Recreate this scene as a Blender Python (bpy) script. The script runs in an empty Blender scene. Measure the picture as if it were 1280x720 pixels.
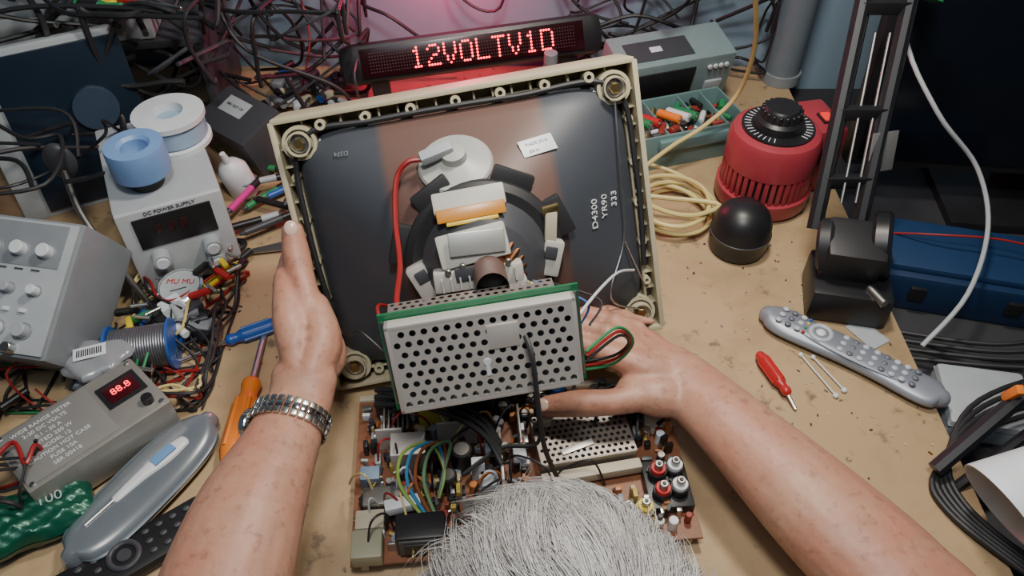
import bpy, bmesh, math, random
from mathutils import Vector, Matrix, Euler
random.seed(7)
R=random.random
def U(a,b): return a+(b-a)*R()
D=math.radians
# ------------------------------------------------------------------ materials
MC={}
def M(name,col=(.5,.5,.5),rough=.5,metal=0,var=.12,scale=40,emit=0,trans=0,sss=0,bump=0,coat=0,ecol=None):
    if name in MC: return MC[name]
    m=bpy.data.materials.new(name); m.use_nodes=True; MC[name]=m
    nt=m.node_tree; b=nt.nodes['Principled BSDF']
    tc=nt.nodes.new('ShaderNodeTexCoord'); nz=nt.nodes.new('ShaderNodeTexNoise')
    nz.inputs['Scale'].default_value=scale; nz.inputs['Detail'].default_value=4
    nt.links.new(tc.outputs['Object'],nz.inputs['Vector'])
    mx=nt.nodes.new('ShaderNodeMix'); mx.data_type='RGBA'
    mx.inputs[6].default_value=[max(0,c*(1-var)) for c in col]+[1]
    mx.inputs[7].default_value=[min(1,c*(1+var)) for c in col]+[1]
    nt.links.new(nz.outputs['Fac'],mx.inputs[0]); nt.links.new(mx.outputs[2],b.inputs['Base Color'])
    b.inputs['Roughness'].default_value=rough; b.inputs['Metallic'].default_value=metal
    if emit:
        b.inputs['Emission Color'].default_value=list(ecol or col)+[1]; b.inputs['Emission Strength'].default_value=emit
    if trans: b.inputs['Transmission Weight'].default_value=trans
    if sss:
        b.inputs['Subsurface Weight'].default_value=sss; b.inputs['Subsurface Radius'].default_value=(.01,.004,.002)
        b.inputs['Subsurface Scale'].default_value=.5
    if coat: b.inputs['Coat Weight'].default_value=coat
    if bump:
        bp=nt.nodes.new('ShaderNodeBump'); bp.inputs['Strength'].default_value=bump; bp.inputs['Distance'].default_value=.002
        nt.links.new(nz.outputs['Fac'],bp.inputs['Height']); nt.links.new(bp.outputs['Normal'],b.inputs['Normal'])
    return m
black=M('black_plastic',(.012,.012,.014),.4); rubber=M('black_rubber',(.016,.016,.018),.55)
dark=M('dark_grey_plastic',(.045,.047,.055),.45); grey=M('grey_plastic',(.2,.22,.24),.45)
lgrey=M('light_grey_plastic',(.36,.39,.41),.45); white=M('white_plastic',(.64,.67,.7),.4)
beige=M('beige_plastic',(.46,.41,.30),.5); steel=M('steel',(.62,.62,.6),.3,1,.1,60)
dsteel=M('dull_steel',(.36,.35,.33),.38,1); chrome=M('chrome',(.8,.8,.8),.12,1)
red=M('red_plastic',(.42,.02,.02),.35); redw=M('red_wire',(.27,.012,.012),.4)
yellow=M('yellow_plastic',(.7,.52,.03),.4); yelcab=M('yellow_cable',(.6,.5,.2),.45)
blue=M('blue_plastic',(.02,.09,.36),.35); orange=M('orange_plastic',(.75,.2,.02),.35)
green=M('green_plastic',(.02,.2,.07),.45); pcbg=M('green_circuit_board',(.01,.13,.05),.4,0,.3,80)
pcbb=M('brown_circuit_board',(.2,.075,.035),.45,0,.35,120); magenta=M('magenta_plastic',(.55,.03,.25),.4)
brass=M('brass',(.6,.45,.2),.3,1); copper=M('copper',(.5,.2,.08),.35,1)
# ------------------------------------------------------------------ geometry
def sup(V,n):
    out=[]; L=len(V)
    if L<3 or n<2: return [Vector(v) for v in V]
    P=[Vector(v) for v in V]
    for i in range(L-1):
        p0=P[max(0,i-1)];p1=P[i];p2=P[i+1];p3=P[min(L-1,i+2)]
        for k in range(n):
            t=k/n
            out.append(.5*((2*p1)+(p2-p0)*t+(2*p0-5*p1+4*p2-p3)*t*t+(3*p1-p0-3*p2+p3)*t**3))
    out.append(P[-1]); return out
def sweep(pts,rad,seg=8,n=1,ref=None,rnd=False):
    """swept tube; rad number, list, or list of (side,normal) pairs"""
    L=len(pts)
    rl=rad if isinstance(rad,(list,tuple)) else [rad]*L
    rl=[(r if isinstance(r,(list,tuple)) else (r,r)) for r in rl]
    r3=[Vector((r[0],r[1],0)) for r in rl]
    P=sup(pts,n); Q=sup(r3,n)
    if L<3 and n>1: P=[Vector(p) for p in pts]; Q=r3
    if rnd:
        t0=(P[0]-P[1]).normalized(); t1=(P[-1]-P[-2]).normalized()
        a=[];b=[];qa=[];qb=[]
        for k in (80,55,28):
            c=math.cos(D(k)); s=math.sin(D(k))
            a.append(P[0]+t0*min(Q[0][0],Q[0][1])*s); qa.append(Q[0]*c)
        for k in (28,55,80):
            c=math.cos(D(k)); s=math.sin(D(k))
            b.append(P[-1]+t1*min(Q[-1][0],Q[-1][1])*s); qb.append(Q[-1]*c)
        P=a+P+b; Q=qa+Q+qb
    V=[];F=[]; N=len(P); nv=None
    cs=[(math.cos(2*math.pi*k/seg),math.sin(2*math.pi*k/seg)) for k in range(seg)]
    for i in range(N):
        t=(P[min(i+1,N-1)]-P[max(i-1,0)])
        if t.length<1e-9: t=Vector((0,0,1))
        t.normalize()
        if ref is not None:
            s=t.cross(Vector(ref)); 
            if s.length<1e-4: s=t.orthogonal()
            s.normalize()
        else:
            if nv is None: nv=t.orthogonal().normalized()
            s=nv-t*nv.dot(t)
            if s.length<1e-6: s=t.orthogonal()
            s.normalize(); nv=s
        u=s.cross(t); sa=s*Q[i][0]; ub=u*Q[i][1]
        for c,d in cs: V.append(P[i]+sa*c+ub*d)
    for i in range(N-1):
        for k in range(seg):
            k2=(k+1)%seg
            F.append((i*seg+k,i*seg+k2,(i+1)*seg+k2,(i+1)*seg+k))
    F.append(tuple(range(seg))[::-1]); F.append(tuple((N-1)*seg+k for k in range(seg)))
    return V,F
def g_box(size,bv=0):
    bm=bmesh.new(); bmesh.ops.create_cube(bm,size=1)
    for v in bm.verts: v.co=Vector((v.co.x*size[0],v.co.y*size[1],v.co.z*size[2]))
    if bv: bmesh.ops.bevel(bm,geom=list(bm.edges),offset=min(bv,min(size)*.45),segments=2,affect='EDGES',profile=.6)
    bm.verts.index_update()
    V=[v.co.copy() for v in bm.verts]; F=[tuple(v.index for v in f.verts) for f in bm.faces]; bm.free(); return V,F
def g_lathe(prof,seg=32):
    V=[];F=[]; n=len(prof)
    for r,z in prof:
        for k in range(seg):
            a=2*math.pi*k/seg; V.append(Vector((max(r,1e-5)*math.cos(a),max(r,1e-5)*math.sin(a),z)))
    for i in range(n-1):
        for k in range(seg):
            k2=(k+1)%seg; F.append((i*seg+k,i*seg+k2,(i+1)*seg+k2,(i+1)*seg+k))
    if prof[0]!=prof[-1]:
        F.append(tuple(range(seg))[::-1]); F.append(tuple((n-1)*seg+k for k in range(seg)))
    return V,F
def g_sph(r,seg=24,rings=14):
    rx,ry,rz=r if isinstance(r,(tuple,list)) else (r,r,r)
    pr=[(math.sin(math.pi*i/rings),-math.cos(math.pi*i/rings)) for i in range(rings+1)]
    V,F=g_lathe(pr,seg); return [Vector((v.x*rx,v.y*ry,v.z*rz)) for v in V],F
def g_tor(Rr,r,seg=36,s2=10):
    pr=[(Rr+r*math.cos(2*math.pi*i/s2),r*math.sin(2*math.pi*i/s2)) for i in range(s2+1)]
    pr[-1]=pr[0]; return g_lathe(pr,seg)
def g_perf(w,h,nx,ny,fr=.33,stag=True):
    V=[];F=[];cw=w/nx;ch=h/ny; r=min(cw,ch)*fr; K=12
    def quad(x0,x1,y0,y1):
        i=len(V); V.extend([Vector((x0,y0,0)),Vector((x1,y0,0)),Vector((x1,y1,0)),Vector((x0,y1,0))]); F.append((i,i+1,i+2,i+3))
    for j in range(ny):
        off=(cw/2 if (stag and j%2) else 0); y=-h/2+ch*(j+.5)
        n=nx-1 if off else nx
        if off:
            quad(-w/2,-w/2+off,y-ch/2,y+ch/2); quad(w/2-off,w/2,y-ch/2,y+ch/2)
        for i in range(n):
            x=-w/2+cw*(i+.5)+off; b=len(V)
            for k in range(K):
                a=2*math.pi*k/K; c,s=math.cos(a),math.sin(a); m=max(abs(c),abs(s))
                V.append(Vector((x+c/m*cw/2,y+s/m*ch/2,0)))
            for k in range(K):
                a=2*math.pi*k/K; V.append(Vector((x+math.cos(a)*r,y+math.sin(a)*r,0)))
            for k in range(K):
                k2=(k+1)%K; F.append((b+k,b+k2,b+K+k2,b+K+k))
            for sx,sy,ka,kb in [(1,1,1,2),(-1,1,4,5),(-1,-1,7,8),(1,-1,10,11)]:
                ci=len(V); V.append(Vector((x+sx*cw/2,y+sy*ch/2,0))); F.append((b+ka,ci,b+kb))
    return V,F
def mkmesh(name,V,F,mat,smooth=35):
    me=bpy.data.meshes.new(name); me.from_pydata([tuple(v) for v in V],[],F); me.materials.append(mat)
    me.polygons.foreach_set('use_smooth',[True]*len(me.polygons))
    if smooth<180:
        try: me.set_sharp_from_angle(angle=D(smooth))
        except Exception: pass
    me.update(); return me
def TR(loc=(0,0,0),rot=(0,0,0)):
    return Matrix.Translation(loc)@Euler([D(a) for a in rot]).to_matrix().to_4x4()
class Asm:
    def __init__(s,name,loc=(0,0,0),rot=(0,0,0),mw=None):
        s.name=name; s.mw=mw if mw is not None else TR(loc,rot); s.parts={}; s.texts=[]; s.base=Matrix()
    def add(s,part,mat,VF,loc=(0,0,0),rot=(0,0,0)):
        T=s.base@TR(loc,rot); V,F=VF; k=(part,mat.name)
        pv,pf,_=s.parts.setdefault(k,([],[],mat)); o=len(pv)
        pv.extend([T@v for v in V]); pf.extend([tuple(i+o for i in f) for f in F])
    def box(s,part,mat,size,loc=(0,0,0),rot=(0,0,0),bv=.0015): s.add(part,mat,g_box(size,bv),loc,rot)
    def cyl(s,part,mat,r,h,loc=(0,0,0),rot=(0,0,0),r2=None,seg=24,bv=.0008):
        r2=r if r2 is None else r2; bv=min(bv,r*.3,h*.3)
        s.add(part,mat,g_lathe([(0,-h/2),(r-bv,-h/2),(r,-h/2+bv),(r2,h/2-bv),(r2-bv,h/2),(0,h/2)],seg),loc,rot)
    def lathe(s,part,mat,prof,loc=(0,0,0),rot=(0,0,0),seg=32): s.add(part,mat,g_lathe(prof,seg),loc,rot)
    def sph(s,part,mat,r,loc=(0,0,0),rot=(0,0,0)): s.add(part,mat,g_sph(r),loc,rot)
    def tor(s,part,mat,Rr,r,loc=(0,0,0),rot=(0,0,0)): s.add(part,mat,g_tor(Rr,r),loc,rot)
    def tube(s,part,mat,pts,r,seg=8,n=6,rnd=False): s.add(part,mat,sweep(pts,r,seg,n if len(pts)>2 else 1,None,rnd))
    def text(s,part,mat,t,size,loc,rot=(0,0,0),ext=.0002): s.texts.append((part,mat,t,size,s.base@TR(loc,rot),ext))
    def done(s):
        e=bpy.data.objects.new(s.name,None); e.empty_display_size=.02; bpy.context.collection.objects.link(e); e.matrix_world=s.mw
        for (p,_),(V,F,mat) in s.parts.items():
            o=bpy.data.objects.new(p,mkmesh(p,V,F,mat)); bpy.context.collection.objects.link(o); o.parent=e
        for p,mat,t,size,mt,ext in s.texts:
            c=bpy.data.curves.new(p,'FONT'); c.body=t; c.size=size; c.align_x='CENTER'; c.align_y='CENTER'; c.extrude=ext
            to=bpy.data.objects.new(p,c); me=None
            bpy.context.collection.objects.link(to)
            dg=bpy.context.evaluated_depsgraph_get(); me=bpy.data.meshes.new_from_object(to.evaluated_get(dg))
            bpy.data.objects.remove(to); me.materials.clear(); me.materials.append(mat)
            o=bpy.data.objects.new(p,me); bpy.context.collection.objects.link(o); o.parent=e; o.matrix_local=mt
        return e
def single(name,mat,VF,loc=(0,0,0),rot=(0,0,0)):
    o=bpy.data.objects.new(name,mkmesh(name,VF[0],VF[1],mat)); bpy.context.collection.objects.link(o); o.matrix_world=TR(loc,rot); return o

# ------------------------------------------------------------------ room (bench top is z=0, floor at -0.75)
wallm=M('painted_wall',(.21,.30,.38),.8,0,.12,6,bump=.2)
single('wall_back',wallm,g_box((3.6,.06,2.6)),(0,1.37,.55))
single('wall_left',wallm,g_box((.06,3.6,2.6)),(-1.8,-.4,.55))
single('wall_right',wallm,g_box((.06,3.6,2.6)),(1.8,-.4,.55))
single('wall_front',wallm,g_box((3.6,.06,2.6)),(0,-2.2,.55))
single('ceiling',M('ceiling_paint',(.6,.6,.6),.9),g_box((3.7,3.7,.05)),(0,-.4,1.87))
single('floor',M('floor_vinyl',(.12,.11,.1),.6,0,.3,8),g_box((3.7,3.7,.05)),(0,-.4,-.775))
single('baseboard_back',white,g_box((3.5,.015,.08),.003),(0,1.33,-.71))
bm_=M('worn_bench_board',(.43,.30,.165),.55,0,.14,5,bump=.15)
nt=bm_.node_tree; b=nt.nodes['Principled BSDF']; src=b.inputs['Base Color'].links[0].from_socket
tc=[n for n in nt.nodes if n.type=='TEX_COORD'][0]
def stain(scale,lo,hi,col,src,amt=1):
    nz=nt.nodes.new('ShaderNodeTexNoise'); nz.inputs['Scale'].default_value=scale; nz.inputs['Detail'].default_value=6; nz.inputs['Roughness'].default_value=.65
    nt.links.new(tc.outputs['Object'],nz.inputs['Vector'])
    mr=nt.nodes.new('ShaderNodeMapRange'); mr.inputs[1].default_value=lo; mr.inputs[2].default_value=hi; mr.inputs[4].default_value=amt
    nt.links.new(nz.outputs['Fac'],mr.inputs[0])
    mx=nt.nodes.new('ShaderNodeMix'); mx.data_type='RGBA'; mx.inputs[7].default_value=list(col)+[1]
    nt.links.new(mr.outputs[0],mx.inputs[0]); nt.links.new(src,mx.inputs[6]); return mx.outputs[2]
s=stain(7,.48,.72,(.25,.16,.085),src,.75); s=stain(22,.60,.68,(.10,.07,.05),s,.75); s=stain(40,.64,.70,(.05,.04,.035),s,.8); s=stain(70,.66,.74,(.6,.48,.34),s,.5)
nt.links.new(s,b.inputs['Base Color'])
be=Asm('workbench',(0,0,0))
be.box('bench_top',bm_,(1.79,1.175,.03),(-.405,.74,-.015),bv=.003)
for x,y in ((-1.25,.2),(.43,.2),(-1.25,1.28),(.43,1.28)): be.box('leg',dsteel,(.05,.05,.72),(x,y,-.39))
be.done()
st=Asm('side_table')
st.box('table_top',M('dark_table',(.03,.03,.035),.6),(.9,1.15,.03),(.96,.74,-.055))
for x in (.56,1.36):
    for y in (.25,1.25): st.box('leg',black,(.04,.04,.68),(x,y,-.41))
st.done()

# ------------------------------------------------------------------ CRT television front with tube
Nn=Vector((.10,-.89,.44)).normalized(); Rr=Vector((.972,.14,.108)); Rr=(Rr-Nn*Rr.dot(Nn)).normalized(); Uu=Nn.cross(Rr)
mw=Matrix(((Rr.x,Uu.x,Nn.x,-.012),(Rr.y,Uu.y,Nn.y,.604),(Rr.z,Uu.z,Nn.z,.034),(0,0,0,1)))
crt=Asm('crt_television_tube_in_front_bezel',mw=mw)
W,H=.383,.306; hw=W/2
bez=M('aged_beige_bezel',(.45,.40,.27),.5)
for x in (-hw,hw): crt.box('bezel_side',bez,(.006,H,.07),(x,H/2,-.03))
for y in (0,H): crt.box('bezel_side',bez,(W,.006,.07),(0,y,-.03))
for x in (-hw+.011,hw-.011): crt.box('bezel_ledge',bez,(.022,H,.004),(x,H/2,-.032)); crt.box('bezel_rib',bez,(.003,H-.04,.028),(x*.985,H/2,-.018))
for y in (.009,H-.009): crt.box('bezel_ledge',bez,(W,.018,.004),(0,y,-.032)); crt.box('bezel_rib',bez,(W-.04,.0025,.028),(0,y+(.006 if y<.1 else -.006),-.018))
for i in range(17):
    x=-hw+.03+i*(W-.06)/16
    for y in (.007,H-.007): crt.box('bezel_rib',bez,(.002,.014,.026),(x,y,-.018),bv=0)
for i in range(14):
    y=.03+i*(H-.06)/13
    for x in (-hw+.008,hw-.008): crt.box('bezel_rib',bez,(.014,.002,.026),(x,y,-.018),bv=0)
for i in range(7):
    x=-hw+.05+i*(W-.1)/6
    crt.lathe('screw_post',bez,[(.0025,0),(.0025,.012),(.0055,.012),(.0055,-.03)],(x,H-.010,-.004))
    crt.lathe('screw_post',bez,[(.0025,0),(.0025,.008),(.0055,.008),(.0055,-.03)],(x,.014,-.006))
for i in range(5):
    y=.06+i*(H-.12)/4
    for x in (-hw+.012,hw-.012): crt.lathe('screw_post',bez,[(.002,0),(.002,.006),(.0045,.006),(.0045,-.03)],(x,y,-.003))
for sx in (-1,1):
    for y in (.025,H-.025):
        x=sx*(hw-.025)
        crt.lathe('corner_boss',bez,[(0,-.03),(.018,-.03),(.018,.0),(.0145,.0),(.0145,-.004),(0,-.004)],(x,y,.006))
        crt.lathe('corner_boss_ring',bez,[(.011,.002),(.011,.01),(.0125,.01),(.0125,.002),(.011,.002)],(x,y,.006))
        crt.cyl('mount_lug',steel,.0105,.003,(x,y,.006)); crt.cyl('mount_screw',brass,.006,.006,(x,y,.011),seg=6)
        crt.box('mount_lug',dsteel,(.03,.012,.002),(x-sx*.014,y+(.014 if y<.1 else -.014),.0),(0,0,45*sx*(1 if y<.1 else -1)))
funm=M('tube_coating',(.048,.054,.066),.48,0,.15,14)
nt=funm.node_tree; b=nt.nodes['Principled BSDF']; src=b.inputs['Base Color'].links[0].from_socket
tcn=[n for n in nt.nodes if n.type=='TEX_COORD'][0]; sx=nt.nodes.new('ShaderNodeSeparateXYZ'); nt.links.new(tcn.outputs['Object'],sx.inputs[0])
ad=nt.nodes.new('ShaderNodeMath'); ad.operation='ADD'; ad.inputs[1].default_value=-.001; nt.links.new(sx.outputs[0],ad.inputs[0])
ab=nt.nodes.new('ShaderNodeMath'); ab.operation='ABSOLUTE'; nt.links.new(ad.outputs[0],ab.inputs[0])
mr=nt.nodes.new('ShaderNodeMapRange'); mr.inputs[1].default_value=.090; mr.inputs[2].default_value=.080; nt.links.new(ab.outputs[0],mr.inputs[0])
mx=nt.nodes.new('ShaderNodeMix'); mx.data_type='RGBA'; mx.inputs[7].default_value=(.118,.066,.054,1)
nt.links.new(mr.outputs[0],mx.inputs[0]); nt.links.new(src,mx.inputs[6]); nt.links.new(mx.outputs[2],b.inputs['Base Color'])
cy=.153
rings=[(.168,.128,9,-.07),(.176,.136,8,-.05),(.177,.137,8,-.012),(.172,.132,7,.004),(.158,.122,5,.016),(.137,.107,4,.032),(.110,.092,3,.052),(.086,.076,2.4,.072),(.066,.062,2,.088),(.042,.042,2,.11),(.03,.03,2,.125),(.016,.016,2,.14),(.0145,.0145,2,.2)]
def funz(x,y):
    y-=cy
    def f(w,h,e): return abs(x/w)**e+abs(y/h)**e-1
    for i in range(3,len(rings)-1):
        a,b_=rings[i],rings[i+1]
        if f(*b_[:3])>0 and f(*a[:3])<=0:
            lo,hi=0,1
            for _ in range(20):
                t=(lo+hi)/2; q=[a[j]*(1-t)+b_[j]*t for j in range(4)]
                if f(*q[:3])>0: hi=t
                else: lo=t
            return a[3]*(1-t)+b_[3]*t
    return .0
def onfun(x,y,ang=0,off=.0005):
    z=funz(x,y); h=.006
    n=Vector((-(funz(x+h,y)-funz(x-h,y))/(2*h),-(funz(x,y+h)-funz(x,y-h))/(2*h),1)).normalized()
    r=Vector((math.cos(D(ang)),math.sin(D(ang)),0)); r=(r-n*r.dot(n)).normalized(); u=n.cross(r); p=Vector((x,y,z))+n*off
    return Matrix(((r.x,u.x,n.x,p.x),(r.y,u.y,n.y,p.y),(r.z,u.z,n.z,p.z),(0,0,0,1)))
K=72;V=[];F=[]
for w,h,e,z in rings:
    for k in range(K):
        a=2*math.pi*k/K;c,s_=math.cos(a),math.sin(a)
        V.append(Vector((w*math.copysign(abs(c)**(2/e),c),cy+h*math.copysign(abs(s_)**(2/e),s_),z)))
for i in range(len(rings)-1):
    for k in range(K):
        k2=(k+1)%K; F.append((i*K+k,i*K+k2,(i+1)*K+k2,(i+1)*K+k))
F.append(tuple(range(K))[::-1])
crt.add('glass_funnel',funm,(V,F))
crt.box('front_glass',M('screen_glass',(.03,.035,.035),.08),(.33,.265,.01),(0,cy,-.068),bv=.004)
dz=[(-.176,.08,.004),(-.18,.19,.004),(-.165,.283,.004),(-.08,.291,.006),(.06,.290,.006),(.165,.283,.004),(.181,.19,.004),(.178,.08,.004)]
crt.tube('degauss_coil',rubber,dz,.0032,n=8)
sil=M('grey_silicone',(.36,.36,.34),.4)
crt.base=onfun(-.012,.240,0,.0)
crt.lathe('anode_cup',sil,[(.037,-.008),(.038,.0015),(.036,.004),(.022,.007),(.013,.011),(.012,.019),(.0,.022)])
crt.box('anode_clip',lgrey,(.034,.013,.010),(-.016,.002,.02),(0,-8,8),.003)
crt.base=Matrix()
crt.tube('anode_wire',redw,[(-.042,.252,.066),(-.058,.252,.066),(-.072,.237,.068),(-.080,.20,.086),(-.082,.165,.115),(-.09,.135,.15),(-.084,.105,.18)],.0028)
crt.base=onfun(.073,.242,16,.0012)
crt.box('paper_label',white,(.038,.019,.0006)); crt.text('label_text',black,'MADE 33-A',.005,(0,.003,.0005)); crt.text('label_text',black,'SER 04',.004,(-.006,-.005,.0005))
for i,t in enumerate(('D4300','YR90','333')):
    crt.base=onfun(.122+.013*i,.160+.004*i,82,.0014)
    crt.text('stamped_code',white,t,.0118,(0,0,0),(0,0,0),.0003)
crt.base=onfun(-.125,.264,170,.002); crt.text('stamped_code',grey,'D374',.007,(0,0,0),(0,0,0),.0003)
crt.base=Matrix()
crt.tube('ground_braid',steel,[(.165,.27,.012),(.16,.2,.022),(.155,.12,.022),(.13,.06,.035),(.168,.03,.012)],.0012)
crt.tube('ground_braid',steel,[(.155,.12,.022),(.174,.06,.012)],.001)
wh=M('yoke_plastic',(.42,.41,.37),.45)
crt.lathe('yoke_ring',rubber,[(.05,.08),(.072,.078),(.080,.082),(.079,.09),(.072,.096),(.062,.095),(.05,.08)],(0,cy-.006,0),seg=48)
crt.lathe('yoke_core',dark,[(.060,.09),(.062,.105),(.045,.13),(.02,.137),(.02,.08)],(0,cy-.004,0))
crt.lathe('yoke_winding',copper,[(.0,.09),(.058,.092),(.056,.104),(.035,.124),(.022,.147),(0,.147)],(0,cy-.006,0))
for k in range(26):
    a=D(k*360/26); crt.tube('yoke_winding',copper,[(.058*math.cos(a),cy-.006+.058*math.sin(a),.103),(.038*math.cos(a),cy-.006+.038*math.sin(a),.128),(.024*math.cos(a),cy-.006+.024*math.sin(a),.146)],.0022,6,3)
for a in (20,62,118,160):
    crt.box('rubber_wedge',rubber,(.042,.02,.010),(.085*math.cos(D(a)),cy-.006+.082*math.sin(D(a)),.079),(0,0,a+90),.003)
cy2=cy+.0
crt.box('yoke_cover',wh,(.07,.022,.014),(-.006,cy2+.060,.108),(-30,0,0),.003)
crt.box('yoke_tape',M('kapton_tape',(.5,.2,.02),.3),(.066,.013,.003),(-.006,cy2+.052,.121),(-20,0,0)); crt.box('yoke_tape',M('yellow_tape',(.6,.42,.05),.3),(.05,.004,.003),(-.006,cy2+.044,.124),(-20,0,0))
crt.box('yoke_cover',wh,(.066,.032,.02),(-.010,cy2+.024,.138),(-15,0,4),.003)
crt.box('yoke_cover',wh,(.084,.020,.02),(-.010,cy2-.004,.144),(0,0,-3),.003); crt.box('yoke_cover',wh,(.05,.02,.02),(.01,cy2-.024,.144),(0,0,6),.003)
crt.box('yoke_bracket',M('bracket_steel',(.5,.5,.48),.4,.7),(.052,.022,.003),(-.006,cy2+.03,.151),(-10,0,-4)); crt.box('yoke_bracket',dark,(.03,.012,.006),(-.016,cy2+.004,.155))
for i in range(5): crt.cyl('yoke_screw',dsteel,.003,.006,(-.037+i*.014,cy2+.008+.003*(i%2),.155))
for i in range(9): crt.box('yoke_rib',wh,(.0015,.012,.006),(-.044+i*.0085,cy2-.004,.156),bv=0)
for sx_,a in ((-1,20),(1,-20)):
    crt.box('yoke_terminal',wh,(.02,.036,.018),(sx_*.064,cy2-.012,.102),(0,0,a),.003); crt.box('yoke_terminal',dark,(.012,.012,.004),(sx_*.064,cy2-.005,.112),(0,0,a))
crt.box('yoke_lever',beige,(.012,.03,.006),(.068,cy2+.02,.106),(0,0,-10),.002)
crt.box('yoke_lever',brass,(.018,.008,.006),(.07,cy2+.037,.106),(0,0,5),.002)
for i in range(14):
    crt.tube('yoke_wire',[redw,yelcab,blue,rubber,redw][i%5],[(-.02+i*.005,cy-.02,.14),(-.05+i*.009,cy-.026,.158),(-.06+i*.012,cy-.04,.175),(-.05+i*.01,cy-.055,.19)],.0011,6)
# neck board with shield
bx,by,bz=-.016,.113,.236
crt.base=TR((bx,by,bz),(6,0,-1.5))
sh=M('tinned_shield',(.68,.645,.60),.40,.5,.10,25)
crt.add('shield_front',sh,g_perf(.15,.076,16,8,.3),(0,0,.012))
for x in (-.0765,.0765): crt.box('shield_rim',sh,(.004,.083,.014),(x,0,.005),bv=.001)
for y in (-.0395,.0395): crt.box('shield_rim',sh,(.157,.004,.014),(0,y,.005),bv=.001)
crt.box('shield_inside',dark,(.146,.07,.003),(0,0,.001))
crt.box('neck_circuit_board',pcbg,(.167,.092,.003),(0,0,-.005),bv=0)
crt.box('solder_edge',steel,(.003,.08,.001),(-.081,0,-.003)); crt.box('solder_edge',steel,(.003,.08,.001),(.081,0,-.003))
crt.box('shield_tab',sh,(.026,.022,.0008),(.016,.018,.0128)); crt.lathe('shield_tab',white,[(0,0),(.0035,0),(.003,.001),(0,.001)],(0,-.004,.0125)); crt.box('shield_tab',white,(.0035,.012,.001),(0,-.011,.0128),bv=0)
crt.box('rear_can',M('rear_can_metal',(.30,.27,.25),.45,.6),(.145,.06,.04),(-.005,-.006,-.028),bv=.002)
crt.add('rear_can_top',M('rear_top_metal',(.30,.26,.235),.45,.6),g_perf(.145,.041,20,5,.3),(-.005,.034,-.028),(-90,0,0)); crt.box('rear_can_inside',dark,(.143,.002,.04),(-.005,.0285,-.028),bv=0)
crt.base=Matrix()
crt.tube('neck_lead',rubber,[(.018,.127,.255),(.02,.112,.268),(.018,.068,.270),(.018,.025,.262),(.025,-.015,.245)],.0022)
crt.tube('neck_lead',redw,[(-.1,.125,.2),(-.105,.145,.17),(-.1,.135,.14)],.0016); crt.tube('neck_lead',black,[(-.1,.12,.22),(-.118,.14,.21),(-.13,.135,.2)],.0012)
for m,o_ in ((redw,0),(green,.004),(black,-.004)):
    crt.tube('socket_harness',m,[(.068,.09+o_,.235),(.1,.1+o_,.22),(.114+o_*.5,.078,.2),(.1,.055-o_,.18),(.07,.05-o_,.17)],.0014)
crt.tube('socket_harness',white,[(.066,.12,.22),(.1,.115,.15),(.135,.10,.07),(.16,.085,.03)],.0015)
crt.done()

# ------------------------------------------------------------------ TV chassis board
ch=Asm('television_chassis_board',(.008,.468,.018),(0,0,5))
ch.box('circuit_board',pcbb,(.345,.2,.003),bv=0)
ch.box('chassis_rail',beige,(.345,.008,.018),(0,.098,-.004)); 
for x in (-.16,.16): ch.box('chassis_rail',beige,(.008,.195,.018),(x,0,-.008))
ch.box('chassis_rail',beige,(.02,.11,.01),(.155,.075,.01),(0,0,-8))
ch.box('mains_inlet',black,(.048,.028,.032),(-.103,-.080,.018),bv=.003)
ch.box('mains_inlet_rim',dark,(.042,.003,.026),(-.103,-.0945,.018),bv=.003); ch.box('mains_inlet_hole',rubber,(.032,.002,.018),(-.103,-.0965,.018))
for i in (-1,0,1): ch.box('inlet_pin',brass,(.002,.01,.006),(-.103+i*.008,-.1,.018))
olive=M('olive_plastic',(.30,.29,.2),.5)
ch.box('beige_connector',olive,(.03,.03,.02),(-.155,-.088,.012),bv=.003); ch.box('beige_connector',beige,(.028,.02,.018),(-.153,-.062,.012))
ch.box('terminal_cage',dsteel,(.05,.02,.025),(-.135,-.04,.014)); ch.box('fuse_cover',white,(.035,.012,.012),(-.12,-.055,.03),(0,0,10))
ch.box('heat_sink',sh,(.036,.028,.034),(-.115,.012,.019)); ch.box('heat_sink',sh,(.028,.003,.036),(-.135,.03,.02))
for i in range(6): ch.box('heat_sink',dsteel,(.002,.03,.036),(-.14+i*.005,.045,.02))
ch.box('heat_sink',sh,(.05,.003,.04),(-.06,.03,.022)); ch.box('heat_sink',sh,(.003,.06,.035),(-.02,-.01,.02)); ch.box('heat_sink',dsteel,(.003,.05,.03),(.002,.03,.018))
ch.box('line_transformer',M('transformer_tape',(.5,.44,.06),.45),(.034,.03,.034),(-.088,.064,.02),bv=.004); ch.box('line_transformer',dark,(.042,.024,.022),(-.088,.064,.016))
ch.box('flyback',black,(.05,.05,.045),(-.045,.085,.024),bv=.006); ch.cyl('flyback',black,.02,.05,(-.02,.09,.03))
ch.box('relay',white,(.014,.02,.022),(.0,.0,.014)); ch.box('relay',lgrey,(.018,.014,.02),(-.035,-.03,.013)); ch.box('relay',M('blue_grey',(.14,.2,.28),.5),(.02,.016,.018),(-.155,-.01,.012))
ch.box('relay',white,(.016,.012,.02),(-.015,-.045,.012)); ch.box('relay',white,(.012,.01,.028),(-.03,.005,.015)); ch.box('relay',white,(.014,.01,.03),(-.044,-.012,.016))
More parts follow.
